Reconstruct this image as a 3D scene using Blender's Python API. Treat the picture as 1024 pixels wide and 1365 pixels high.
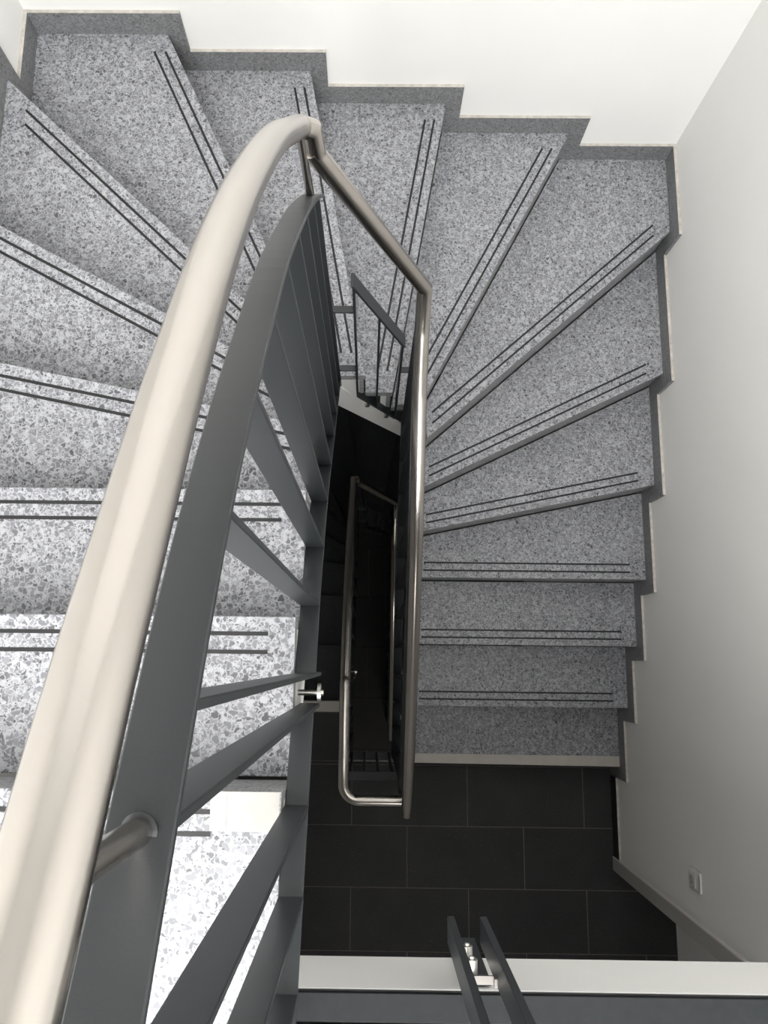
import bpy, bmesh, math
from mathutils import Vector, Matrix

C = bpy.context.scene.collection
SC = bpy.context.scene
for o in list(bpy.data.objects):
    bpy.data.objects.remove(o)

# ------------------------------------------------------------------ camera, light, exposure
cd = bpy.data.cameras.new('camera')
cam = bpy.data.objects.new('camera', cd)
C.objects.link(cam)
cam.location = (0, 0, 4.4069)
cam.rotation_euler = (0.183951, 0.0072713, 0.0114423)
cd.sensor_fit = 'VERTICAL'
cd.sensor_height = 36.0
cd.sensor_width = 27.0
cd.lens = 28.166
cd.shift_x = 0.021763
cd.shift_y = -0.00081
cd.clip_start = 0.02
SC.camera = cam

world = bpy.data.worlds.new('world')
SC.world = world
world.use_nodes = True
world.node_tree.nodes['Background'].inputs[0].default_value = (0.8, 0.86, 1.0, 1)
world.node_tree.nodes['Background'].inputs[1].default_value = 0.3


def area(name, loc, rot, sx, sy, power, col):
    l = bpy.data.lights.new(name, 'AREA')
    l.shape = 'RECTANGLE'
    l.size, l.size_y = sx, sy
    l.energy = power
    l.color = col
    o = bpy.data.objects.new(name, l)
    o.location = loc
    o.rotation_euler = rot
    C.objects.link(o)
    return o


area('ceiling_light', (-0.10, -1.70, 5.98), (0, 0, 0), 1.6, 2.1, 116, (1.0, 0.985, 0.96))
area('window_light', (0.1, -2.9, 5.0), (math.radians(80), 0, 0), 1.6, 1.2, 66, (0.93, 0.97, 1.0))

area('added_landing_fill', (0.3, -2.1, 2.80), (math.radians(12), 0, 0), 0.5, 0.5, 4, (1.0, 0.97, 0.93))  # added fill to lift the landing floor and lower wall
area('added_basement_fill', (0.3, -1.6, -0.18), (math.radians(15), 0, 0), 0.5, 0.5, 6, (1.0, 0.96, 0.90))  # added fill so the deep handrails show up

SC.view_settings.view_transform = 'Standard'
SC.view_settings.look = 'None'
SC.view_settings.gamma = 1
SC.view_settings.use_curve_mapping = False
SC.view_settings.exposure = 0.55

# ------------------------------------------------------------------ constants measured from the place
R = 0.17606            # riser
H = 17 * R             # storey height, 2.993
XR, XL, YB = 1.2816, -1.19, 2.168     # faces of the skirting
SK = 0.012
WL, WR = -0.143, 0.2345               # inner ends of the treads
YN = 0.97                             # north edge of the well
YS = -0.526                           # south edge of the well
CEIL = 6.05
YF = -3.0


# ------------------------------------------------------------------ materials
def mat(name):
    m = bpy.data.materials.new(name)
    m.use_nodes = True
    nt = m.node_tree
    b = nt.nodes['Principled BSDF']
    return m, nt, b


def simple(name, col, rough, metal=0.0, var=0.0, scale=6.0, bump=0.0, bscale=80.0, spec=0.5):
    m, nt, b = mat(name)
    b.inputs['Base Color'].default_value = (*col, 1)
    b.inputs['Roughness'].default_value = rough
    b.inputs['Metallic'].default_value = metal
    b.inputs['Specular IOR Level'].default_value = spec
    if var or bump:
        g = nt.nodes.new('ShaderNodeNewGeometry')
    if var:
        n = nt.nodes.new('ShaderNodeTexNoise')
        n.inputs['Scale'].default_value = scale
        n.inputs['Detail'].default_value = 4
        nt.links.new(g.outputs['Position'], n.inputs['Vector'])
        r = nt.nodes.new('ShaderNodeMapRange')
        r.inputs['From Min'].default_value = 0.3
        r.inputs['From Max'].default_value = 0.7
        r.inputs['To Min'].default_value = 1 - var
        r.inputs['To Max'].default_value = 1 + var
        nt.links.new(n.outputs['Fac'], r.inputs['Value'])
        mx = nt.nodes.new('ShaderNodeVectorMath')
        mx.operation = 'SCALE'
        mx.inputs[0].default_value = col
        nt.links.new(r.outputs[0], mx.inputs['Scale'])
        nt.links.new(mx.outputs[0], b.inputs['Base Color'])
    if bump:
        n2 = nt.nodes.new('ShaderNodeTexNoise')
        n2.inputs['Scale'].default_value = bscale
        nt.links.new(g.outputs['Position'], n2.inputs['Vector'])
        bp = nt.nodes.new('ShaderNodeBump')
        bp.inputs['Strength'].default_value = bump
        bp.inputs['Distance'].default_value = 0.002
        nt.links.new(n2.outputs['Fac'], bp.inputs['Height'])
        nt.links.new(bp.outputs[0], b.inputs['Normal'])
    return m


def terrazzo(name, light, mid, dark, rough=0.35, scale=88.0):
    """Cement terrazzo: angular stone chips of several greys set in a paler matrix."""
    m, nt, b = mat(name)
    L = nt.links.new
    g = nt.nodes.new('ShaderNodeNewGeometry')
    wn = nt.nodes.new('ShaderNodeTexNoise')
    wn.inputs['Scale'].default_value = 75
    wn.inputs['Detail'].default_value = 2
    L(g.outputs['Position'], wn.inputs['Vector'])
    sub = nt.nodes.new('ShaderNodeVectorMath'); sub.operation = 'SUBTRACT'
    sub.inputs[1].default_value = (0.5, 0.5, 0.5)
    L(wn.outputs['Color'], sub.inputs[0])
    scl = nt.nodes.new('ShaderNodeVectorMath'); scl.operation = 'SCALE'
    scl.inputs['Scale'].default_value = 0.016
    L(sub.outputs[0], scl.inputs[0])
    add = nt.nodes.new('ShaderNodeVectorMath'); add.operation = 'ADD'
    L(g.outputs['Position'], add.inputs[0]); L(scl.outputs[0], add.inputs[1])

    def chips(s, thr):
        v = nt.nodes.new('ShaderNodeTexVoronoi'); v.feature = 'F1'
        v.inputs['Scale'].default_value = s
        e = nt.nodes.new('ShaderNodeTexVoronoi'); e.feature = 'DISTANCE_TO_EDGE'
        e.inputs['Scale'].default_value = s
        L(add.outputs[0], v.inputs['Vector']); L(add.outputs[0], e.inputs['Vector'])
        sep = nt.nodes.new('ShaderNodeSeparateColor')
        L(v.outputs['Color'], sep.inputs[0])
        edge = nt.nodes.new('ShaderNodeMapRange')
        edge.inputs['From Min'].default_value = 0.02
        edge.inputs['From Max'].default_value = 0.19
        L(e.outputs['Distance'], edge.inputs['Value'])
        on = nt.nodes.new('ShaderNodeMath'); on.operation = 'GREATER_THAN'
        on.inputs[1].default_value = thr
        L(sep.outputs[1], on.inputs[0])
        mul = nt.nodes.new('ShaderNodeMath'); mul.operation = 'MULTIPLY'
        L(edge.outputs[0], mul.inputs[0]); L(on.outputs[0], mul.inputs[1])
        return sep.outputs[0], mul.outputs[0]

    val, mask = chips(scale, 0.32)
    val2, mask2 = chips(scale * 1.75, 0.0)
    ramp = nt.nodes.new('ShaderNodeValToRGB')
    cr = ramp.color_ramp
    cr.elements[0].position = 0.0; cr.elements[0].color = (*dark, 1)
    cr.elements[1].position = 1.0; cr.elements[1].color = (*[a * 0.3 + c * 0.7 for a, c in zip(light, mid)], 1)
    e = cr.elements.new(0.12); e.color = (*[(a + c) / 2 for a, c in zip(dark, mid)], 1)
    e = cr.elements.new(0.3); e.color = (*[c * 0.9 for c in mid], 1)
    L(val, ramp.inputs[0])
    ramp2 = nt.nodes.new('ShaderNodeValToRGB')
    cr = ramp2.color_ramp
    cr.elements[0].color = (*dark, 1); cr.elements[1].color = (*light, 1)
    e = cr.elements.new(0.3); e.color = (*mid, 1)
    L(val2, ramp2.inputs[0])
    m1 = nt.nodes.new('ShaderNodeMix'); m1.data_type = 'RGBA'
    m1.inputs[6].default_value = (*light, 1)
    L(mask2, m1.inputs[0]); L(ramp2.outputs[0], m1.inputs[7])
    m2 = nt.nodes.new('ShaderNodeMix'); m2.data_type = 'RGBA'
    L(mask, m2.inputs[0]); L(m1.outputs[2], m2.inputs[6]); L(ramp.outputs[0], m2.inputs[7])
    # broad cloudy variation
    big = nt.nodes.new('ShaderNodeTexNoise'); big.inputs['Scale'].default_value = 3.5
    big.inputs['Detail'].default_value = 5
    L(g.outputs['Position'], big.inputs['Vector'])
    mr = nt.nodes.new('ShaderNodeMapRange')
    mr.inputs['From Min'].default_value = 0.3; mr.inputs['From Max'].default_value = 0.7
    mr.inputs['To Min'].default_value = 0.93; mr.inputs['To Max'].default_value = 1.07
    L(big.outputs['Fac'], mr.inputs['Value'])
    sc2 = nt.nodes.new('ShaderNodeVectorMath'); sc2.operation = 'SCALE'
    L(m2.outputs[2], sc2.inputs[0]); L(mr.outputs[0], sc2.inputs['Scale'])
    L(sc2.outputs[0], b.inputs['Base Color'])
    b.inputs['Roughness'].default_value = rough
    b.inputs['Specular IOR Level'].default_value = 0.35
    return m


def brushed(name, col, rough):
    m, nt, b = mat(name)
    L = nt.links.new
    b.inputs['Metallic'].default_value = 1.0
    b.inputs['Base Color'].default_value = (*col, 1)
    g = nt.nodes.new('ShaderNodeNewGeometry')
    n = nt.nodes.new('ShaderNodeTexNoise'); n.inputs['Scale'].default_value = 14
    n.inputs['Detail'].default_value = 6
    L(g.outputs['Position'], n.inputs['Vector'])
    mr = nt.nodes.new('ShaderNodeMapRange')
    mr.inputs['From Min'].default_value = 0.3; mr.inputs['From Max'].default_value = 0.7
    mr.inputs['To Min'].default_value = rough - 0.04; mr.inputs['To Max'].default_value = rough + 0.05
    b.inputs['Roughness'].default_value = rough
    return m


def floor_tile_mat(name, col):
    m, nt, b = mat(name)
    L = nt.links.new
    g = nt.nodes.new('ShaderNodeNewGeometry')
    n = nt.nodes.new('ShaderNodeTexNoise'); n.inputs['Scale'].default_value = 150
    n.inputs['Detail'].default_value = 5
    L(g.outputs['Position'], n.inputs['Vector'])
    n2 = nt.nodes.new('ShaderNodeTexNoise'); n2.inputs['Scale'].default_value = 5
    n2.inputs['Detail'].default_value = 4
    L(g.outputs['Position'], n2.inputs['Vector'])
    r = nt.nodes.new('ShaderNodeValToRGB')
    r.color_ramp.elements[0].position = 0.3
    r.color_ramp.elements[0].color = (*[c * 0.72 for c in col], 1)
    r.color_ramp.elements[1].position = 0.72
    r.color_ramp.elements[1].color = (*[c * 1.5 for c in col], 1)
    L(n.outputs['Fac'], r.inputs[0])
    mr = nt.nodes.new('ShaderNodeMapRange')
    mr.inputs['From Min'].default_value = 0.3; mr.inputs['From Max'].default_value = 0.7
    mr.inputs['To Min'].default_value = 0.85; mr.inputs['To Max'].default_value = 1.15
    L(n2.outputs['Fac'], mr.inputs['Value'])
    # tiny pale flecks
    v = nt.nodes.new('ShaderNodeTexVoronoi'); v.inputs['Scale'].default_value = 38
    L(g.outputs['Position'], v.inputs['Vector'])
    lt = nt.nodes.new('ShaderNodeMath'); lt.operation = 'LESS_THAN'; lt.inputs[1].default_value = 0.075
    L(v.outputs['Distance'], lt.inputs[0])
    sc_ = nt.nodes.new('ShaderNodeVectorMath'); sc_.operation = 'SCALE'
    L(r.outputs[0], sc_.inputs[0]); L(mr.outputs[0], sc_.inputs['Scale'])
    mx = nt.nodes.new('ShaderNodeMix'); mx.data_type = 'RGBA'
    L(lt.outputs[0], mx.inputs[0]); L(sc_.outputs[0], mx.inputs[6])
    mx.inputs[7].default_value = (*[c * 3.2 for c in col], 1)
    L(mx.outputs[2], b.inputs['Base Color'])
    b.inputs['Roughness'].default_value = 0.55
    b.inputs['Specular IOR Level'].default_value = 0.3
    return m


M = dict(
    plaster=simple('white_plaster', (0.86, 0.85, 0.83), 0.75, var=0.012, scale=2.5, bump=0.12, bscale=260),
    ceiling=simple('ceiling_paint', (0.82, 0.82, 0.81), 0.85),
    slab=simple('painted_concrete', (0.78, 0.775, 0.76), 0.6, var=0.02, scale=4),
    terrazzo=terrazzo('grey_terrazzo', (0.40, 0.405, 0.430), (0.168, 0.171, 0.188), (0.07, 0.071, 0.077)),
    edge=terrazzo('terrazzo_edge', (0.36, 0.36, 0.37), (0.245, 0.246, 0.254), (0.11, 0.11, 0.115), 0.45, 120),
    skirt=terrazzo('terrazzo_skirting', (0.24, 0.243, 0.25), (0.155, 0.157, 0.163), (0.085, 0.086, 0.09), 0.4, 110),
    shaded_tread=floor_tile_mat('shaded_stair_tread', (0.022, 0.024, 0.026)),  # shade of the lower flight put into the tread colour
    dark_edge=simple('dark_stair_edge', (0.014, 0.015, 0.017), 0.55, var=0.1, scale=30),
    tile=floor_tile_mat('anthracite_floor_tile', (0.030, 0.030, 0.031)),
    upper_tile=simple('dark_landing_tile', (0.013, 0.0145, 0.016), 0.75, var=0.12, scale=60, spec=0.15),
    grout=simple('grout', (0.15, 0.14, 0.13), 0.9, var=0.1, scale=40),
    cap=simple('skirting_cap', (0.50, 0.47, 0.43), 0.7, var=0.18, scale=45),
    cap2=simple('pale_patch', (0.37, 0.355, 0.335), 0.6, var=0.05, scale=30),
    clip=simple('dull_metal', (0.20, 0.185, 0.17), 0.6),
    groove=simple('anti_slip_insert', (0.007, 0.007, 0.008), 0.6, var=0.1, scale=60),
    groove_worn=simple('worn_anti_slip_insert', (0.09, 0.09, 0.092), 0.45, var=0.25, scale=25),
    strip=simple('edge_strip', (0.50, 0.47, 0.43), 0.45, var=0.05, scale=18),
    steel=brushed('brushed_stainless', (0.50, 0.468, 0.436), 0.23),
    paint=simple('anthracite_paint', (0.023, 0.0262, 0.029), 0.40, var=0.05, scale=9, bump=0.05, bscale=500, spec=0.5),
    filler_and_shade=simple('dark_filler_and_shade', (0.02, 0.022, 0.025), 0.7, var=0.05),  # dark flank filler; on the lower slab, missing light put into the colour
    trim=simple('door_trim_grey', (0.40, 0.39, 0.375), 0.5, var=0.02),
    trim_edge=simple('door_trim_edge', (0.66, 0.62, 0.60), 0.45),
    plastic=simple('white_plastic', (0.83, 0.82, 0.81), 0.3),
    plastic2=simple('white_plastic_insert', (0.74, 0.73, 0.72), 0.35),
    hole=simple('socket_hole', (0.03, 0.03, 0.03), 0.6),
    bolt=simple('bolt_steel', (0.62, 0.60, 0.57), 0.28, metal=1.0),
    lamp=simple('lamp_body', (0.75, 0.75, 0.75), 0.5),
)


# ------------------------------------------------------------------ helpers
def tag(o, label=None, cat=None, group=None, kind=None):
    if label: o['label'] = label
    if cat: o['category'] = cat
    if group: o['group'] = group
    if kind: o['kind'] = kind
    return o


def empty(name, loc=(0, 0, 0)):
    o = bpy.data.objects.new(name, None)
    o.location = loc
    o.empty_display_size = 0.1
    C.objects.link(o)
    return o


def obj(name, bm, m, parent=None, smooth=False, ang=35):
    bmesh.ops.recalc_face_normals(bm, faces=bm.faces)
    me = bpy.data.meshes.new(name)
    bm.to_mesh(me)
    bm.free()
    for x in (m if isinstance(m, (list, tuple)) else [m]):
        me.materials.append(x)
    if smooth:
        for p in me.polygons:
            p.use_smooth = True
        me.set_sharp_from_angle(angle=math.radians(ang))
    o = bpy.data.objects.new(name, me)
    C.objects.link(o)
    if parent:
        o.parent = parent
        o.matrix_parent_inverse = Matrix.Translation(-world_loc(parent))
    return o


def world_loc(o):
    v = Vector((0, 0, 0))
    if o.type == 'EMPTY':
        v = Vector(o.location)
    return v


def bx(bm, x0, x1, y0, y1, z0, z1, bev=0.0):
    vs = [bm.verts.new((x, y, z)) for z in (z0, z1) for y in (y0, y1) for x in (x0, x1)]
    f = [(0, 1, 3, 2), (4, 5, 7, 6), (0, 1, 5, 4), (2, 3, 7, 6), (0, 2, 6, 4), (1, 3, 7, 5)]
    fs = [bm.faces.new([vs[i] for i in q]) for q in f]
    if bev:
        es = list({e for q in fs for e in q.edges})
        bmesh.ops.bevel(bm, geom=es, offset=bev, segments=2, profile=0.6, affect='EDGES')
    return fs


def box(name, b, m, parent=None, bev=0.0):
    bm = bmesh.new()
    bx(bm, *b, bev=bev)
    return obj(name, bm, m, parent, smooth=bev > 0)


def prism(bm, poly, ztop, zbot, bev=0.0):
    """poly: plan points; ztop / zbot a number or one per vertex."""
    n = len(poly)
    zt = ztop if isinstance(ztop, (list, tuple)) else [ztop] * n
    zb = zbot if isinstance(zbot, (list, tuple)) else [zbot] * n
    t = [bm.verts.new((p[0], p[1], z)) for p, z in zip(poly, zt)]
    b = [bm.verts.new((p[0], p[1], z)) for p, z in zip(poly, zb)]
    top = bm.faces.new(t)
    bot = bm.faces.new(b[::-1])
    for i in range(n):
        j = (i + 1) % n
        bm.faces.new((t[i], b[i], b[j], t[j]))
    if bev:
        bmesh.ops.bevel(bm, geom=list(top.edges), offset=bev, segments=2, profile=0.6, affect='EDGES')
    return top, bot


def catmull(P, n=6):
    P = [Vector(p) for p in P]
    out = []
    for i in range(len(P) - 1):
        a = P[i - 1] if i else P[0] * 2 - P[1]
        d = P[i + 2] if i + 2 < len(P) else P[-1] * 2 - P[-2]
        b, c = P[i], P[i + 1]
        for k in range(n):
            t = k / n
            out.append(0.5 * (2 * b + (c - a) * t + (2 * a - 5 * b + 4 * c - d) * t * t + (3 * b - a - 3 * c + d) * t ** 3))
    out.append(P[-1])
    return out


def sweep(bm, path, prof, side, cap=True):
    """prof: 2D points (u along side, v along normal). Rings are projected onto mitre planes."""
    P = [Vector(p) for p in path]
    d0 = (P[1] - P[0]).normalized()
    u = Vector(side)
    if abs(u.normalized().dot(d0)) > 0.95: u = Vector((0, 0, 1)) if abs(d0.z) < 0.9 else Vector((0, 1, 0))
    u = (u - d0 * u.dot(d0)).normalized()
    v = d0.cross(u)
    ring = [P[0] + u * a + v * b for a, b in prof]
    rings = [[bm.verts.new(q) for q in ring]]
    for i in range(1, len(P)):
        d = (P[i] - P[i - 1]).normalized()
        nrm = d if i == len(P) - 1 else (d + (P[i + 1] - P[i]).normalized()).normalized()
        ring = [q + d * ((P[i] - q).dot(nrm) / d.dot(nrm)) for q in ring]
        rings.append([bm.verts.new(q) for q in ring])
    n = len(prof)
    for a, b in zip(rings, rings[1:]):
        for i in range(n):
            j = (i + 1) % n
            bm.faces.new((a[i], a[j], b[j], b[i]))
    if cap:
        bm.faces.new(rings[0][::-1])
        bm.faces.new(rings[-1])
    return rings


def circ(r, n=28):
    return [(r * math.cos(2 * math.pi * i / n), r * math.sin(2 * math.pi * i / n)) for i in range(n)]


def flat(w, t, c=0.0012):
    a, b = w / 2, t / 2
    return [(-a + c, -b), (a - c, -b), (a, -b + c), (a, b - c), (a - c, b), (-a + c, b), (-a, b - c), (-a, -b + c)]


def tube(name, path, r, m, parent=None, n=28, side=(1, 0, 0)):
    bm = bmesh.new()
    sweep(bm, path, circ(r, n), side)
    return obj(name, bm, m, parent, smooth=True, ang=30)


def bar(name, path, w, t, m, parent=None, side=(1, 0, 0)):
    bm = bmesh.new()
    sweep(bm, path, flat(w, t), side)
    return obj(name, bm, m, parent)


def arc(c, r, a0, a1, n, z):
    return [(c[0] + r * math.cos(math.radians(a0 + (a1 - a0) * i / n)), c[1] + r * math.sin(math.radians(a0 + (a1 - a0) * i / n)), z) for i in range(n + 1)]


# ------------------------------------------------------------------ the setting
def struct(name, bm, m, **k):
    return tag(obj(name, bm, m, **k), kind='structure')


XWR, XWL, YWB = XR + SK, XL - SK, YB + SK
ZB = -H - 0.2
YC = -0.987      # where the right wall ends at the lower landing
XC = 1.585       # side of the passage beyond

bm = bmesh.new()
bx(bm, XWR, XWR + 0.25, YC, YWB, ZB, CEIL)
bx(bm, XWR, XWR + 0.25, YF, YC, H, CEIL)
struct('wall_right', bm, M['plaster'])
bm = bmesh.new()
bx(bm, XC, XC + 0.2, YF, YC, ZB, H - 0.156)
struct('wall_passage', bm, M['plaster'])
bm = bmesh.new()
bx(bm, XWL - 0.2, XWL, YF, YWB, ZB, CEIL)
struct('wall_left', bm, M['plaster'])
bm = bmesh.new()
bx(bm, XWL - 0.2, XWR + 0.25, YWB, YWB + 0.2, ZB, CEIL)
struct('wall_back', bm, M['plaster'])
bm = bmesh.new()
bx(bm, XWL - 0.2, XC + 0.2, YF - 0.2, YF, ZB, CEIL)
struct('wall_front', bm, M['plaster'])
bm = bmesh.new()
bx(bm, XWL - 0.2, XWR + 0.25, YF - 0.2, YWB + 0.2, CEIL, CEIL + 0.2)
struct('ceiling', bm, M['ceiling'])


def tiles(parent, z, x0, x1, y0, y1, jx, jy, L, W, m, notch=None, off=0.5):
    """Running-bond tiles clipped to the rectangle (and its notch), with 3 mm open joints over the grout bed."""
    g = 0.0027
    cache = {}
    j = math.floor((y0 - jy) / W)
    while jy + j * W < y1 - 1e-6:
        a, b = jy + j * W, jy + (j + 1) * W
        sh = 0 if j % 2 == 0 else L * off
        i = math.floor((x0 - jx - sh) / L)
        while jx + sh + i * L < x1 - 1e-6:
            c, d = jx + sh + i * L, jx + sh + (i + 1) * L
            rects = [(max(c, x0), min(d, x1), max(a, y0), min(b, y1))]
            if notch:
                nx0, nx1, ny0 = notch[:3]
                rr = []
                for (p, q, s, t) in rects:
                    if t <= ny0 or q <= nx0 or p >= nx1:
                        rr.append((p, q, s, t))
                    else:
                        if s < ny0: rr.append((p, q, s, ny0))
                        s2 = max(s, ny0)
                        if p < nx0: rr.append((p, nx0, s2, t))
                        if q > nx1: rr.append((nx1, q, s2, t))
                rects = rr
            for (p, q, s, t) in rects:
                if q - p < 0.01 or t - s < 0.008: continue
                w, h = q - p - 2 * g, t - s - 2 * g
                if w <= 0 or h <= 0: continue
                key = (round(w, 3), round(h, 3))
                if key not in cache:
                    bm = bmesh.new()
                    prism(bm, [(-w / 2, -h / 2), (w / 2, -h / 2), (w / 2, h / 2), (-w / 2, h / 2)], 0.0, -0.010, bev=0.0008)
                    bmesh.ops.recalc_face_normals(bm, faces=bm.faces)
                    me = bpy.data.meshes.new('tile')
                    bm.to_mesh(me); bm.free()
                    me.materials.append(m)
                    cache[key] = me
                o = bpy.data.objects.new('tile', cache[key])
                o.location = ((p + q) / 2, (s + t) / 2, z)
                C.objects.link(o)
                o.parent = parent
            i += 1
        j += 1


# lower landing: an L round the end of the stair well
bm = bmesh.new()
Y17, Y1 = -0.2198, -0.5124
prism(bm, [(XWL, YF), (XC, YF), (XC, YC), (XWR, YC), (XWR, Y1), (WR, Y1), (WR, YS), (WL, YS), (WL, Y17), (XWL, Y17)], -0.003, -0.156)
fl = struct('floor', bm, M['grout'])
tiles(fl, 0, XL, XC, YF, Y17 - 0.055, 0.5300, -0.8464, 0.606, 0.303, M['tile'], notch=(WL, 9, YS), off=0.4785)
bm = bmesh.new()
bx(bm, WL, WR, YS, YS + 0.003, -0.156, -0.004)
obj('slab_edge', bm, M['slab'], fl)
# right part in front of step 1 (between YS and Y1 nothing more); skirting of the landing
bm = bmesh.new()
bx(bm, XR, XWR - 0.0005, YC + 0.002, Y1 - 0.06, 0.0, 0.093)
o = struct('baseboard_right', bm, M['dark_edge'])
bm = bmesh.new()
bx(bm, XR, XWR - 0.0005, YC + 0.002, Y1 - 0.06, 0.093, 0.096)
obj('cap_edge', bm, M['cap'], o)
bm = bmesh.new()
bx(bm, XL - SK + 0.0005, XL, YF, Y17 - 0.06, 0.0, 0.093)
struct('baseboard_left', bm, M['dark_edge'])

# upper landing
bm = bmesh.new()
prism(bm, [(WL, YS), (WL, YF), (XC, YF), (XC, YC), (XWR, YC), (XWR, YS)], H - 0.014, H - 0.156)
bx(bm, XWL, WL, YF, -1.12, H - 0.156, H - 0.014)
fu = struct('floor.001', bm, M['slab'])
bm = bmesh.new()
bx(bm, WL + 0.003, XWR, YF, YS - 0.002, H - 0.014, H - 0.0075)
obj('grout_bed', bm, M['dark_edge'], fu)
tiles(fu, H, WL + 0.002, XWR, YF, YS, -0.16, -0.573, 0.9, 0.303, M['upper_tile'])
tiles(fu, H, XL, WL, YF, -1.12, -0.16, -0.573, 0.9, 0.303, M['upper_tile'])

# ground floor two storeys down
bm = bmesh.new()
bx(bm, XWL, XC, YF, YWB, -H - 0.15, -H - 0.0105)
fg = struct('floor.002', bm, M['grout'])
tiles(fg, -H, XL, XC, YF, YB, 0.45, 0.12, 0.9, 0.45, M['tile'])

# door trim on the corner of the right wall
bm = bmesh.new()
bx(bm, XR - 0.006, XWR + 0.02, YC - 0.062, YC, 0.0, H - 0.157, bev=0.0015)
o = struct('trim_1', bm, M['trim'])
bm = bmesh.new()
bx(bm, XR - 0.006, XR + 0.0115, YC + 0.0002, YC + 0.006, 0.0, H - 0.157)
obj('trim_edge', bm, M['trim_edge'], o)

# ------------------------------------------------------------------ stairs
# nosing lines: wall point, inner point
NOS = {
    1: ((XR, -0.5124), (WR, -0.505)), 2: ((XR, -0.2169), (WR, -0.2169)), 3: ((XR, 0.0787), (WR, 0.0787)),
    4: ((XR, 0.3802), (WR, 0.3802)), 5: ((XR, 0.7894), (WR, 0.568)), 6: ((XR, 1.2494), (WR, 0.732)),
    7: ((XR, 1.827), (WR, 0.897)), 8: ((0.8195, YB), (0.188, YN)), 9: ((0.2876, YB), (0.0815, YN)),
    10: ((-0.236, YB), (-0.018, YN)), 11: ((-0.729, YB), (WL, 0.905)), 12: ((XL, 1.8436), (WL, 0.851)),
    13: ((XL, 1.286), (WL, 0.720)), 14: ((XL, 0.788), (WL, 0.577)), 15: ((XL, 0.3755), (WL, 0.3755)),
    16: ((XL, 0.0823), (WL, 0.0823)), 17: ((XL, -0.2198), (WL, -0.2198)), 18: ((XL, -1.12), (WL, -1.12)),
}
CORN_W = {7: (XR, YB), 11: (XL, YB)}
CORN_I = {7: (WR, YN), 10: (WL, YN)}


def step_poly(k, last=17):
    a, b = NOS[k]
    c, d = NOS[k + 1]
    p = [a]
    if k in CORN_W: p.append(CORN_W[k])
    p += [c, d]
    if k in CORN_I: p.append(CORN_I[k])
    p.append(b)
    return p


def shift_in(k, dist):
    """nosing line of step k moved dist into the tread."""
    a, b = Vector(NOS[k][0]), Vector(NOS[k][1])
    d = (b - a).normalized()
    n = Vector((d.y, -d.x))          # to the right of wall->inner
    # choose the side towards the next nosing
    mid = (Vector(NOS[k + 1][0]) + Vector(NOS[k + 1][1])) / 2
    if (mid - (a + b) / 2).dot(n) < 0: n = -n
    return a + n * dist, b + n * dist, d, n


def clip_line(a, d):
    """length limits of the line a + t d inside the stair plan (walls and well kept 7/5 cm away)."""
    t0, t1 = -9, 9
    wx0, wx1, wy = XL + 0.072, XR - 0.072, YB - 0.072
    # entering the walls rectangle
    for (p, dd, lo, hi) in ((a.x, d.x, wx0, wx1), (a.y, d.y, -9, wy)):
        if abs(dd) < 1e-6: continue
        ta, tb = (lo - p) / dd, (hi - p) / dd
        if ta > tb: ta, tb = tb, ta
        t0 = max(t0, ta); t1 = min(t1, tb)
    # leaving before the well rectangle
    ix0, ix1, iy = WL - 0.055, WR + 0.022, YN + 0.085
    ts = t1
    t = t0
    while t < t1:
        q = a + d * t
        if ix0 < q.x < ix1 and q.y < iy:
            ts = t
            break
        t += 0.002
    return t0, ts


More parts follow.
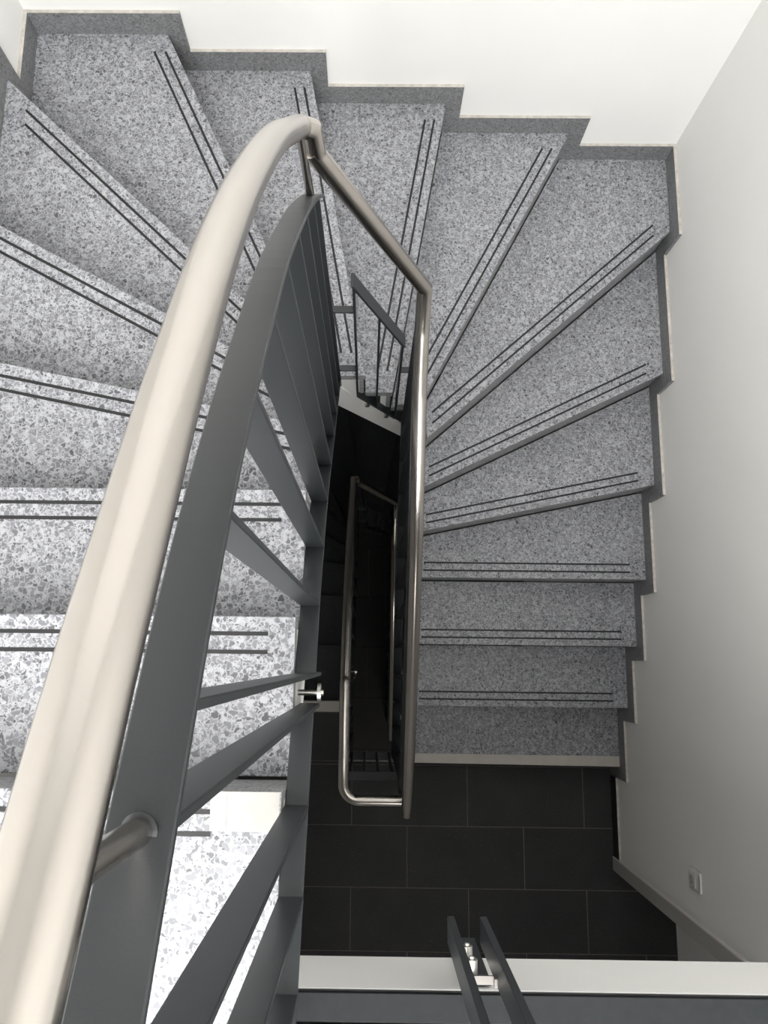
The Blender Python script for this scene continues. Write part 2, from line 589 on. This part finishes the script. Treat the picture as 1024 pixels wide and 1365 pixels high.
def make_stairs(z0, kmax, ktop, mats, label, worn=True, kmin=1):
    top = empty('staircase', (XR, -0.5, z0) if kmin == 1 else (XL, 0, z0))
    tag(top, label, 'staircase')
    slab = bmesh.new()
    for k in range(kmin, kmax + 1):
        z = z0 + k * R
        poly = step_poly(k)
        # structural wedge under the tread, sloping soffit
        a = NOS[k][0]; b = NOS[k][1]
        zb = []
        for p in poly:
            if p in (a, b): zb.append(z - R - 0.20 if False else z - R - 0.17)
            elif p in CORN_W.values() or p in CORN_I.values(): zb.append(z - 0.5 * R - 0.17)
            else: zb.append(z - 0.17)
        if k == 17: zb = [z - 0.156] * len(poly)
        if k == 1: zb = [max(q, z0) for q in zb]
        a2, b2, dd, nn = shift_in(k, 0.022)
        # well-side edge pulled 4 mm back
        sp = []
        for p in poly:
            x, y = p
            if p == a: x, y = a2.x, a2.y
            if p == b: x, y = b2.x, b2.y
            if k == 11 and p == b: x, y = WL, 0.93
            if abs(y - YN) < 1e-6 and 7 <= k <= 11: y = YN + 0.012
            sp.append((min(max(x, XL), XR), min(y, YB)))
        prism(slab, sp, z - 0.0405, zb)
        # tread slab
        bm = bmesh.new()
        tf, bf = prism(bm, poly, z, z - 0.04, bev=0.0022)
        bm.normal_update()
        for f in bm.faces:
            f.material_index = 0 if f.normal.z > 0.5 or f.normal.z < -0.5 else 1
        recf = obj('tread', bm, [mats['tread'], mats['edge']], top)
        # riser plate under the nosing
        r0, r1, dd, nn = shift_in(k, 0.006)
        q0, q1 = r0 + nn * 0.015, r1 + nn * 0.015
        if k == 11:
            r1 = Vector((WL, 0.912)); q1 = Vector((WL, 0.93))
        bm = bmesh.new()
        prism(bm, [(min(max(v.x, XL), XR), min(v.y, YB)) for v in (r0, r1, q1, q0)], z - 0.0405, z - R + 0.0005)
        obj('riser', bm, mats['edge'], top)
        # the two anti-slip inserts
        if k != 1 or mats.get('all_strips'):
            for dist in (0.0335, 0.069):
                s0, s1, dd, nn = shift_in(k, dist)
                t0, t1 = clip_line(s0, dd)
                if k == 17: t1 = min(t1, (XL + 0.93) - s0.x) if dd.x > 0 else t1
                if t1 - t0 < 0.05: continue
                w = 0.0040
                p0, p1 = s0 + dd * t0, s0 + dd * t1
                bm = bmesh.new()
                prism(bm, [tuple(p0 - nn * w), tuple(p1 - nn * w), tuple(p1 + nn * w), tuple(p0 + nn * w)], z + 0.0009, z - 0.0005)
                obj('anti_slip_insert', bm, mats['groove'], recf)
        if k == 1:
            bm = bmesh.new()
            prism(bm, [(XR - 0.0005, -0.5150), (WR, -0.5076), (WR, -0.462), (XR - 0.0005, -0.464)], z + 0.0012, z - 0.006)
            tag(obj('edge_strip', bm, M['strip'], recf), 'pale metal strip along the front edge')
        if k == 17 and ktop:
            bm = bmesh.new()
            prism(bm, [(-0.234, -0.2205), (WL - 0.003, -0.2205), (WL - 0.003, -0.284), (-0.234, -0.284)], z + 0.0012, z - 0.004)
            tag(obj('edge_strip', bm, M['cap2'], recf), 'pale smooth patch at the inner end of the tread')
            bm = bmesh.new()
            prism(bm, [(-0.262, -0.2205), (-0.2345, -0.2205), (-0.2345, -0.284), (-0.262, -0.284)], z + 0.0010, z - 0.004)
            obj('edge_strip', bm, M['cap2'], recf)
        # skirting along the wall: stepped, set back from the nosing by 6.5 cm
        runs = []
        zt = z + 0.091
        zl = z - R - 0.03 if k > 1 else z - R
        if k <= 6 or k == 7:
            y0 = NOS[k][0][1] - 0.066
            y1 = (NOS[k + 1][0][1] - 0.066) if k < 7 else YB
            runs.append((XR, XR + SK - 0.0005, y0, y1))
        if 7 <= k <= 11:
            off = {8: 0.05, 9: 0.028, 10: 0.012, 11: 0.02, 12: 0}
            off = {8: 0.062, 9: 0.062, 10: 0.062, 11: 0.062, 12: 0}
            x1 = XR + SK - 0.0005 if k == 7 else NOS[k][0][0] + off[k]
            x0 = (XL - SK + 0.0005) if k == 11 else NOS[k + 1][0][0] + off[k + 1]
            runs.append((x0, x1, YB, YB + SK - 0.0005))
        if k >= 11:
            y1 = YB if k == 11 else NOS[k][0][1] + 0.066
            y0 = NOS[k + 1][0][1] + 0.066
            runs.append((XL - SK + 0.0005, XL, y0, y1))
        for (x0, x1, y0, y1) in runs:
            bm = bmesh.new()
            bx(bm, x0, x1, y0, y1, zl, zt)
            sk = obj('skirting_board', bm, mats['skirt'], top)
            bm = bmesh.new()
            bx(bm, x0, x1, y0, y1, zt, zt + 0.002)
            obj('cap_edge', bm, M['cap'], sk)
    obj('stair_slab', slab, mats['slab'], top)
    # flank of the slab across the north end of the well, and the dark filler between it and the treads
    ft = lambda x: z0 + 1.50 - 1.88 * (x + 0.035)
    fb = lambda x: z0 + 1.365 - 1.64 * (x + 0.0845)

    def wallpoly(pts, y0, y1):
        b_ = bmesh.new()
        va = [b_.verts.new((x, y0, z)) for x, z in pts]
        vb = [b_.verts.new((x, y1, z)) for x, z in pts]
        b_.faces.new(va); b_.faces.new(vb[::-1])
        for q in range(len(pts)):
            w_ = (q + 1) % len(pts)
            b_.faces.new((va[q], vb[q], vb[w_], va[w_]))
        return b_
    obj('slab_flank', wallpoly([(WL, ft(WL)), (WR, ft(WR)), (WR, fb(WR)), (WL, fb(WL))], YN, YN + 0.013), mats['slab'], top)
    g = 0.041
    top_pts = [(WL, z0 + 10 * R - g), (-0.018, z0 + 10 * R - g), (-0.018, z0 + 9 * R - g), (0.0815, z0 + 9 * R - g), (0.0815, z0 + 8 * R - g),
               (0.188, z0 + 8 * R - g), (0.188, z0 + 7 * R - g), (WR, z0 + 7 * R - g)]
    obj('flank_filler', wallpoly(top_pts + [(WR, ft(WR) + 0.001), (WL, ft(WL) + 0.001)], YN + 0.006, YN + 0.0125), M['filler_and_shade'], top)
    return top


make_stairs(0, 17, True, dict(tread=M['terrazzo'], edge=M['edge'], skirt=M['skirt'], groove=M['groove'], slab=M['slab']),
            'grey speckled terrazzo winder staircase climbing round the stairwell to the upper landing')
DK = dict(tread=M['shaded_tread'], edge=M['dark_edge'], skirt=M['dark_edge'], groove=M['dark_edge'], slab=M['filler_and_shade'])  # lower storey coloured dark throughout to stand for the shade down there
make_stairs(-H, 16, False, DK, 'staircase going down below the lower landing, coloured dark to stand for its shade')
# threshold strip where the lower stair reaches the landing
bm = bmesh.new()
prism(bm, [(XL, Y17 + 0.002), (WL, Y17 + 0.002), (WL, Y17 - 0.053), (XL, Y17 - 0.053)], 0.001, -0.04)
tag(obj('threshold_strip', bm, M['strip']), 'pale strip at the landing edge, at the head of the dark stair', 'threshold')

# ------------------------------------------------------------------ balustrades
PT = M['paint']
BW, BT = 0.041, 0.008

# curves in the plane of the left flight (Y, Z), measured on the upper storey
TOPC = [(1.045, 2.735), (0.96, 2.865), (0.80, 3.085), (0.622, 3.30), (0.50, 3.435), (0.36, 3.565), (0.241, 3.672), (0.103, 3.783),
        (-0.023, 3.868), (-0.182, 3.965), (-0.35, 4.07), (-0.60, 4.225)]
BOTC = [(1.0, 1.70), (0.8, 1.96), (0.6, 2.21), (0.4, 2.46), (0.247, 2.605), (0.132, 2.70), (0.0, 2.785), (-0.1, 2.845), (-0.3, 2.955), (-0.5, 3.07), (-0.64, 3.15)]
HANDC = [(0.985, 3.055), (0.965, 3.085), (0.86, 3.22), (0.70, 3.42), (0.52, 3.61), (0.354, 3.757), (0.18, 3.882), (0.075, 3.95), (-0.004, 4.00), (-0.073, 4.04), (-0.121, 4.068), (-0.25, 4.145), (-0.47, 4.27)]


def interp(curve, y):
    c = sorted(curve)
    for (a, za), (b, zb_) in zip(c, c[1:]):
        if a <= y <= b:
            return za + (zb_ - za) * (y - a) / (b - a)
    (a, za), (b, zb_) = (c[0], c[1]) if y < c[0][0] else (c[-2], c[-1])
    return za + (zb_ - za) * (y - a) / (b - a)


def baluster(x, y, zt, zb, parent, axis='x', w=BW, t=BT):
    bm = bmesh.new()
    if axis == 'x': bx(bm, x - w / 2, x + w / 2, y - t / 2, y + t / 2, zb, zt, bev=0.0009)
    else: bx(bm, x - t / 2, x + t / 2, y - w / 2, y + w / 2, zb, zt, bev=0.0009)
    return obj('baluster', bm, PT, parent)


def cyl(name, p0, p1, r, m, parent, n=20):
    return tube(name, [p0, p1], r, m, parent, n=n, side=(0.3, 0.5, 0.8))


def left_panel(dz, xt, xb, label, ys, y_end, gap, w=BW):
    t = empty('balustrade', (xb, 0, BOTC[5][1] + dz))
    tag(t, label, 'balustrade', None)
    tp = [(xt, y, z + dz) for y, z in TOPC if y >= y_end - 0.02]
    bar('top_bar', catmull(tp, 4), w, BT, PT, t)
    bot = [(xb, y, z + dz) for y, z in BOTC]
    hi = [p for p in bot if p[1] > gap[0] + 0.02] + [(xb, gap[0], interp(BOTC, gap[0]) + dz)]
    lo = [(xb, gap[1], interp(BOTC, gap[1]) + dz)] + [p for p in bot if p[1] < gap[1] - 0.02 and p[1] > y_end - 0.05]
    bar('bottom_bar', catmull(hi, 3), w, BT, PT, t)
    bar('bottom_bar', catmull(lo, 3), w, BT, PT, t)
    for y in ys:
        zt, zb = interp(TOPC, y) + dz - 0.003, interp(BOTC, y) + dz
        end = y in gap
        # baluster follows the slight lean between the two bars
        bm = bmesh.new()
        sweep(bm, [(xt, y, zt), (xb, y, zb)] + ([(xb, y, zb - 0.19)] if end else []), flat(w, BT), (1, 0, 0))
        obj('baluster', bm, PT, t)
    ym = sum(gap) / 2
    zc = interp(BOTC, ym) + dz - 0.10
    o = cyl('standoff', (WL - 0.001, ym - 0.004, zc), (xb + 0.020, ym - 0.004, zc), 0.006, M['bolt'], t)
    cyl('standoff_disc', (xb + 0.020, ym - 0.004, zc), (xb + 0.027, ym - 0.004, zc), 0.019, M['bolt'], o, 24)
    cyl('bolt_head', (xb + 0.027, ym - 0.004, zc), (xb + 0.032, ym - 0.004, zc), 0.006, M['bolt'], o, 6)
    return t


YSB = [0.955, 0.86, 0.75, 0.64, 0.515, 0.385, 0.255, 0.115, -0.030, -0.095, -0.255, -0.385, -0.505, -0.60]
XT, XB = -0.131, -0.122
left_panel(0, XT, XB, 'curved anthracite flat-bar balustrade beside the upper flight, nearest the camera', YSB, -0.60, (-0.030, -0.095))
left_panel(-H, -0.092, -0.092, 'dark flat-bar balustrade along the stair going down below the lower landing', YSB[:-2], -0.50, (-0.030, -0.095))

# right flight
RH = [(0.143, 0.985, 2.40), (0.1438, 0.93, 2.30), (0.145, 0.80, 2.18), (0.146, 0.702, 2.112), (0.148, 0.411, 1.955), (0.151, 0.076, 1.708),
      (0.154, -0.317, 1.40), (0.155, -0.514, 1.235), (0.155, -0.578, 1.175)]
RB = [(0.99, 1.28), (0.8, 1.03), (0.568, 0.80), (0.38, 0.64), (0.08, 0.45), (-0.22, 0.27), (-0.50, 0.10)]


def right_panel(dz, dx, label, ys):
    t = empty('balustrade', (0.15 + dx, 0.2, dz + 0.5))
    tag(t, label, 'balustrade')
    pts = [(p[1], p[2] - 0.155) for p in RH]
    xh = 0.148 + dx
    yy = [0.965, 0.85, 0.702, 0.411, 0.076, -0.317, -0.52]
    bar('top_bar', catmull([(xh, y, interp(pts, y) + dz) for y in yy], 4), BW, BT, PT, t)
    bar('bottom_bar', catmull([(xh, y, z + dz) for y, z in RB], 3), BW, BT, PT, t)
    for y in ys:
        baluster(xh, y, interp(pts, y) + dz, interp(RB, y) + dz, t)
    for y in (0.42, -0.06):
        z = interp(RB, y) + dz - 0.06
        bm = bmesh.new()
        bx(bm, xh - 0.012, WR + 0.001, y - 0.012, y + 0.012, z, z + 0.05, bev=0.001)
        obj('wall_bracket', bm, PT, t)
    return t


YSR = [0.955, 0.84, 0.72, 0.60, 0.47, 0.335, 0.20, 0.065, -0.07, -0.20, -0.335, -0.47]
right_panel(0, 0, 'anthracite flat-bar balustrade under the handrail of the right-hand flight', YSR)
right_panel(-H, 0.025, 'dark balustrade under the deepest straight handrail, one storey further down', YSR)


# north end of the well: sloping four-sided frame
def north_panel(dz, dx, label):
    t = empty('balustrade', (0.03 + dx, 0.97, 1.3 + dz))
    tag(t, label, 'balustrade')
    xa, xb_ = -0.046 + dx, 0.099 + dx
    y = 0.967
    zt = lambda x: 2.468 - (x - dx + 0.046) * (0.385 / 0.145) + dz
    zb_ = lambda x: 1.60 - (x - dx + 0.046) * (0.27 / 0.145) + dz
    bar('top_bar', [(xa - 0.004, y, zt(xa - 0.004)), (xb_ + 0.004, y, zt(xb_ + 0.004))], 0.040, BT, PT, t, side=(0, 1, 0))
    bar('bottom_bar', [(xa, y, zb_(xa)), (xb_, y, zb_(xb_))], 0.040, BT, PT, t, side=(0, 1, 0))
    for x in (xa, xa + 0.0705, xb_):
        baluster(x, y, zt(x), zb_(x) - 0.004, t, axis='y', w=0.038, t=0.007)
    for (x0, x1, z) in ((-0.112, xa - dx, 2.30), (-0.112, xa - dx, 1.84), (xb_ - dx, 0.140, 1.83), (xb_ - dx, 0.140, 1.42)):
        bm = bmesh.new()
        bx(bm, x0 + dx, x1 + dx, y - 0.012, y + 0.008, z + dz, z + dz + 0.008, bev=0.001)
        obj('connector', bm, PT, t)
    # two fixings into the slab edge
    for x in (xa + 0.035, xb_ - 0.035):
        z = zb_(x) + 0.06
        cyl('fixing', (x, YN - 0.012, z - 0.14), (x, YN + 0.001, z - 0.14), 0.009, M['bolt'], t, 14)
    return t


north_panel(0, 0, 'small sloping anthracite frame at the far end of the stairwell, above the white slab edge')
north_panel(-H, 0.03, 'dark sloping frame at the far end of the stairwell, one storey further down')


# handrails
def post(p0, p1, parent, r=0.0068):
    s = cyl('rail_post', p0, p1, r, M['steel'], parent, 16)
    d = (Vector(p1) - Vector(p0)).normalized()
    cyl('post_collar', Vector(p0), Vector(p0) + d * 0.003, r * 1.32, PT, s, 20)
    return s


HR = 0.0212


def make_handrail(dz, xl, xr_off, label, upper):
    t = empty('handrail', (0, 0.98, 2.9 + dz))
    tag(t, label, 'handrail')
    xh = -0.136 if upper else xl
    pts = [(xh, y, z + dz) for y, z in HANDC]
    if upper:
        p = catmull(pts[::-1], 8)
        # turn level towards the landing balustrade at the head of the flight
        p = [Vector((0.05, -0.53, 4.29)), Vector((xh + 0.05, -0.53, 4.29)), Vector((xh + 0.012, -0.515, 4.288))] + p
    else:
        lo = [q for q in pts if q[1] > -0.2]
        zz = 1.10
        lo = lo + [(xl, -0.33, interp([(q[1], q[2]) for q in lo], -0.30) * 0.0 + zz - 0.012), (xl, -0.40, zz)]
        p = [Vector(q) for q in catmull(lo[::-1], 8)]
        ar = [Vector(q) for q in arc((xl + 0.062, -0.482), 0.062, 270, 180, 10, zz)]
        p = [Vector((0.15, -0.544, zz))] + ar + p
    tube('rail', p, HR, M['steel'], t)
    # swan neck and the sloping piece across the end of the well
    xe = p[-1].x
    e0 = Vector(pts[0])
    q1 = Vector((xe + 0.022, 0.985, 2.985 + dz))
    tube('elbow', [e0 + Vector((-0.002, -0.004, 0.012)), e0 + Vector((0.018, 0.004, -0.01)), q1 + Vector((0.002, 0, -0.012))], HR * 0.98, M['steel'], t)
    R0 = [Vector((a + xr_off, b, c + dz)) for a, b, c in RH]
    tube('rail', [q1 + Vector((-0.006, 0, 0.008)), R0[0]] + catmull(R0[1:], 5), HR, M['steel'], t)
    # posts up from the top bars
    if upper:
        for y in (-0.099, 0.955):
            z0 = interp(TOPC, y) + 0.003
            z1 = interp(HANDC, y) - 0.014
            post((XT, y, z0), (xh, y, z1), t, 0.0085 if y < 0 else 0.0075)
    else:
        for y in (-0.092, 0.955):
            post((xl, y, interp(TOPC, y) + dz + 0.003), (xl, y, interp(HANDC, y) + dz - 0.014), t)
    pr = [(a[1], a[2]) for a in RH]
    for y in (0.90, 0.30, -0.40):
        z = interp(pr, y) + dz
        post((0.148 + xr_off, y, z - 0.15), (0.149 + xr_off, y, z - 0.014), t)
    return t


make_handrail(0, 0, 0, 'brushed stainless steel handrail sweeping round the upper flight from the foreground', True)
make_handrail(-H, -0.092, 0.025, 'brushed steel handrail looping round the well end at the lower landing and going down', False)


# balustrade across the south end of the well at the lower landing
def landing_panel(z, x0, x1, y, n, label, zr, mat_=PT):
    t = empty('balustrade', ((x0 + x1) / 2, y, z))
    tag(t, label, 'balustrade')
    bar('top_bar', [(x0, y, z + zr), (x1, y, z + zr)], 0.040, BT, mat_, t, side=(0, 1, 0))
    bar('bottom_bar', [(x0, y, z + 0.06), (x1, y, z + 0.06)], 0.040, BT, mat_, t, side=(0, 1, 0))
    for i in range(n):
        x = x0 + 0.01 + (x1 - x0 - 0.02) * i / (n - 1)
        baluster(x, y, z + zr, z + 0.06, t, axis='y', w=0.038)
    return t


landing_panel(0, -0.085, 0.125, YS + 0.035, 4, 'short dark railing at the well edge under the looping handrail of the lower landing', 0.80)

# upper landing balustrade with its doubled end plates, fixed to the white slab edge
t = empty('balustrade', (0.4, -0.48, H))
tag(t, 'anthracite railing of the upper landing with two bolted end plates on the white slab edge', 'balustrade')
YP = -0.4565
for x, in ((0.1485,), (0.2045,)):
    bm = bmesh.new()
    bx(bm, x - 0.006, x + 0.006, YP - 0.022, YP + 0.022, 2.91, 3.95, bev=0.0012)
    obj('end_plate', bm, PT, t)
bm = bmesh.new()
bx(bm, 0.1600, 0.2080, -0.5225, -0.516, 2.76, 2.972, bev=0.001)
bp = obj('back_plate', bm, PT, t)
for (x, z) in ((0.181, 2.872), (0.181, 2.937)):
    o = cyl('bolt', (x, -0.516, z), (x, -0.494, z), 0.0095, M['bolt'], t, 18)
    cyl('bolt_head', (x, -0.494, z), (x, -0.490, z), 0.0045, M['bolt'], o, 6)
bm = bmesh.new()
bx(bm, 0.1546, 0.1984, -0.4775, -0.4655, 3.088, 3.092)
bx(bm, 0.194, 0.1984, -0.4775, -0.4655, 3.092, 3.104)
tag(obj('spacer_clip', bm, M['clip'], t), 'bare metal clip between the two end plates')
bar('bottom_bar', [(0.21, YP, 3.62), (XWR - 0.02, YP, 3.62)], 0.040, BT, PT, t, side=(0, 1, 0))
bar('bottom_bar', [(-0.10, YP, 3.62), (0.143, YP, 3.62)], 0.040, BT, PT, t, side=(0, 1, 0))
bar('top_bar', [(-0.10, YP, 3.95), (XWR - 0.02, YP, 3.95)], 0.040, BT, PT, t, side=(0, 1, 0))
for i in range(9):
    x = 0.32 + i * 0.115
    if x < XWR - 0.03: baluster(x, YP, 3.95, 3.62, t, axis='y', w=0.038)

# ------------------------------------------------------------------ wall socket
t = empty('wall_socket', (XWR, -0.831, 1.055))
tag(t, 'white square wall socket on the right wall above the dark tiled landing', 'socket')
sy, sz = -0.831, 1.055
bm = bmesh.new()
bx(bm, XWR - 0.010, XWR + 0.001, sy - 0.038, sy + 0.038, sz - 0.052, sz + 0.052, bev=0.003)
fr = obj('cover_plate', bm, M['plastic'], t, smooth=True)
bm = bmesh.new()
bx(bm, XWR - 0.0145, XWR - 0.009, sy - 0.027, sy + 0.027, sz - 0.040, sz + 0.014, bev=0.002)
ins = obj('socket_insert', bm, M['plastic2'], t, smooth=True)
bm = bmesh.new()
rings = sweep(bm, [(XWR - 0.0150, sy, sz - 0.013), (XWR - 0.0140, sy, sz - 0.013)], circ(0.020, 28), (0, 1, 0))
obj('socket_well', bm, simple('socket_shadow', (0.50, 0.49, 0.48), 0.5), ins)
for dy in (-0.0095, 0.0095):
    bm = bmesh.new()
    sweep(bm, [(XWR - 0.0156, sy + dy, sz - 0.013), (XWR - 0.0149, sy + dy, sz - 0.013)], circ(0.0027, 12), (0, 1, 0))
    obj('pin_hole', bm, M['hole'], ins)

# ceiling lamp body round the ceiling light
t = empty('ceiling_lamp', (-0.10, -1.70, CEIL))
tag(t, 'flat white ceiling panel lamp above the upper landing', 'lamp')
bm = bmesh.new()
for (a, b, c, d) in ((-0.95, 0.75, -2.82, -2.79), (-0.95, 0.75, -0.61, -0.58), (-0.95, -0.92, -2.79, -0.61), (0.72, 0.75, -2.79, -0.61)):
    bx(bm, a, b, c, d, CEIL - 0.08, CEIL)
obj('lamp_frame', bm, M['lamp'], t)

for (x, y, z, lab) in ((0.3, -2.1, H - 0.157, 'added lamp frame round the fill light under the upper landing'), (0.3, -1.6, -0.157, 'added lamp frame round the fill light under the lower landing')):
    t = empty('ceiling_lamp', (x, y, z))  # made-up fixture for an added fill light; no lamp known here
    tag(t, lab, 'lamp')
    bm = bmesh.new()
    for (a, b, c, d) in ((-0.28, 0.28, -0.28, -0.26), (-0.28, 0.28, 0.26, 0.28), (-0.28, -0.26, -0.26, 0.26), (0.26, 0.28, -0.26, 0.26)):
        bx(bm, x + a, x + b, y + c, y + d, z - 0.05, z)
    obj('lamp_frame', bm, M['lamp'], t)
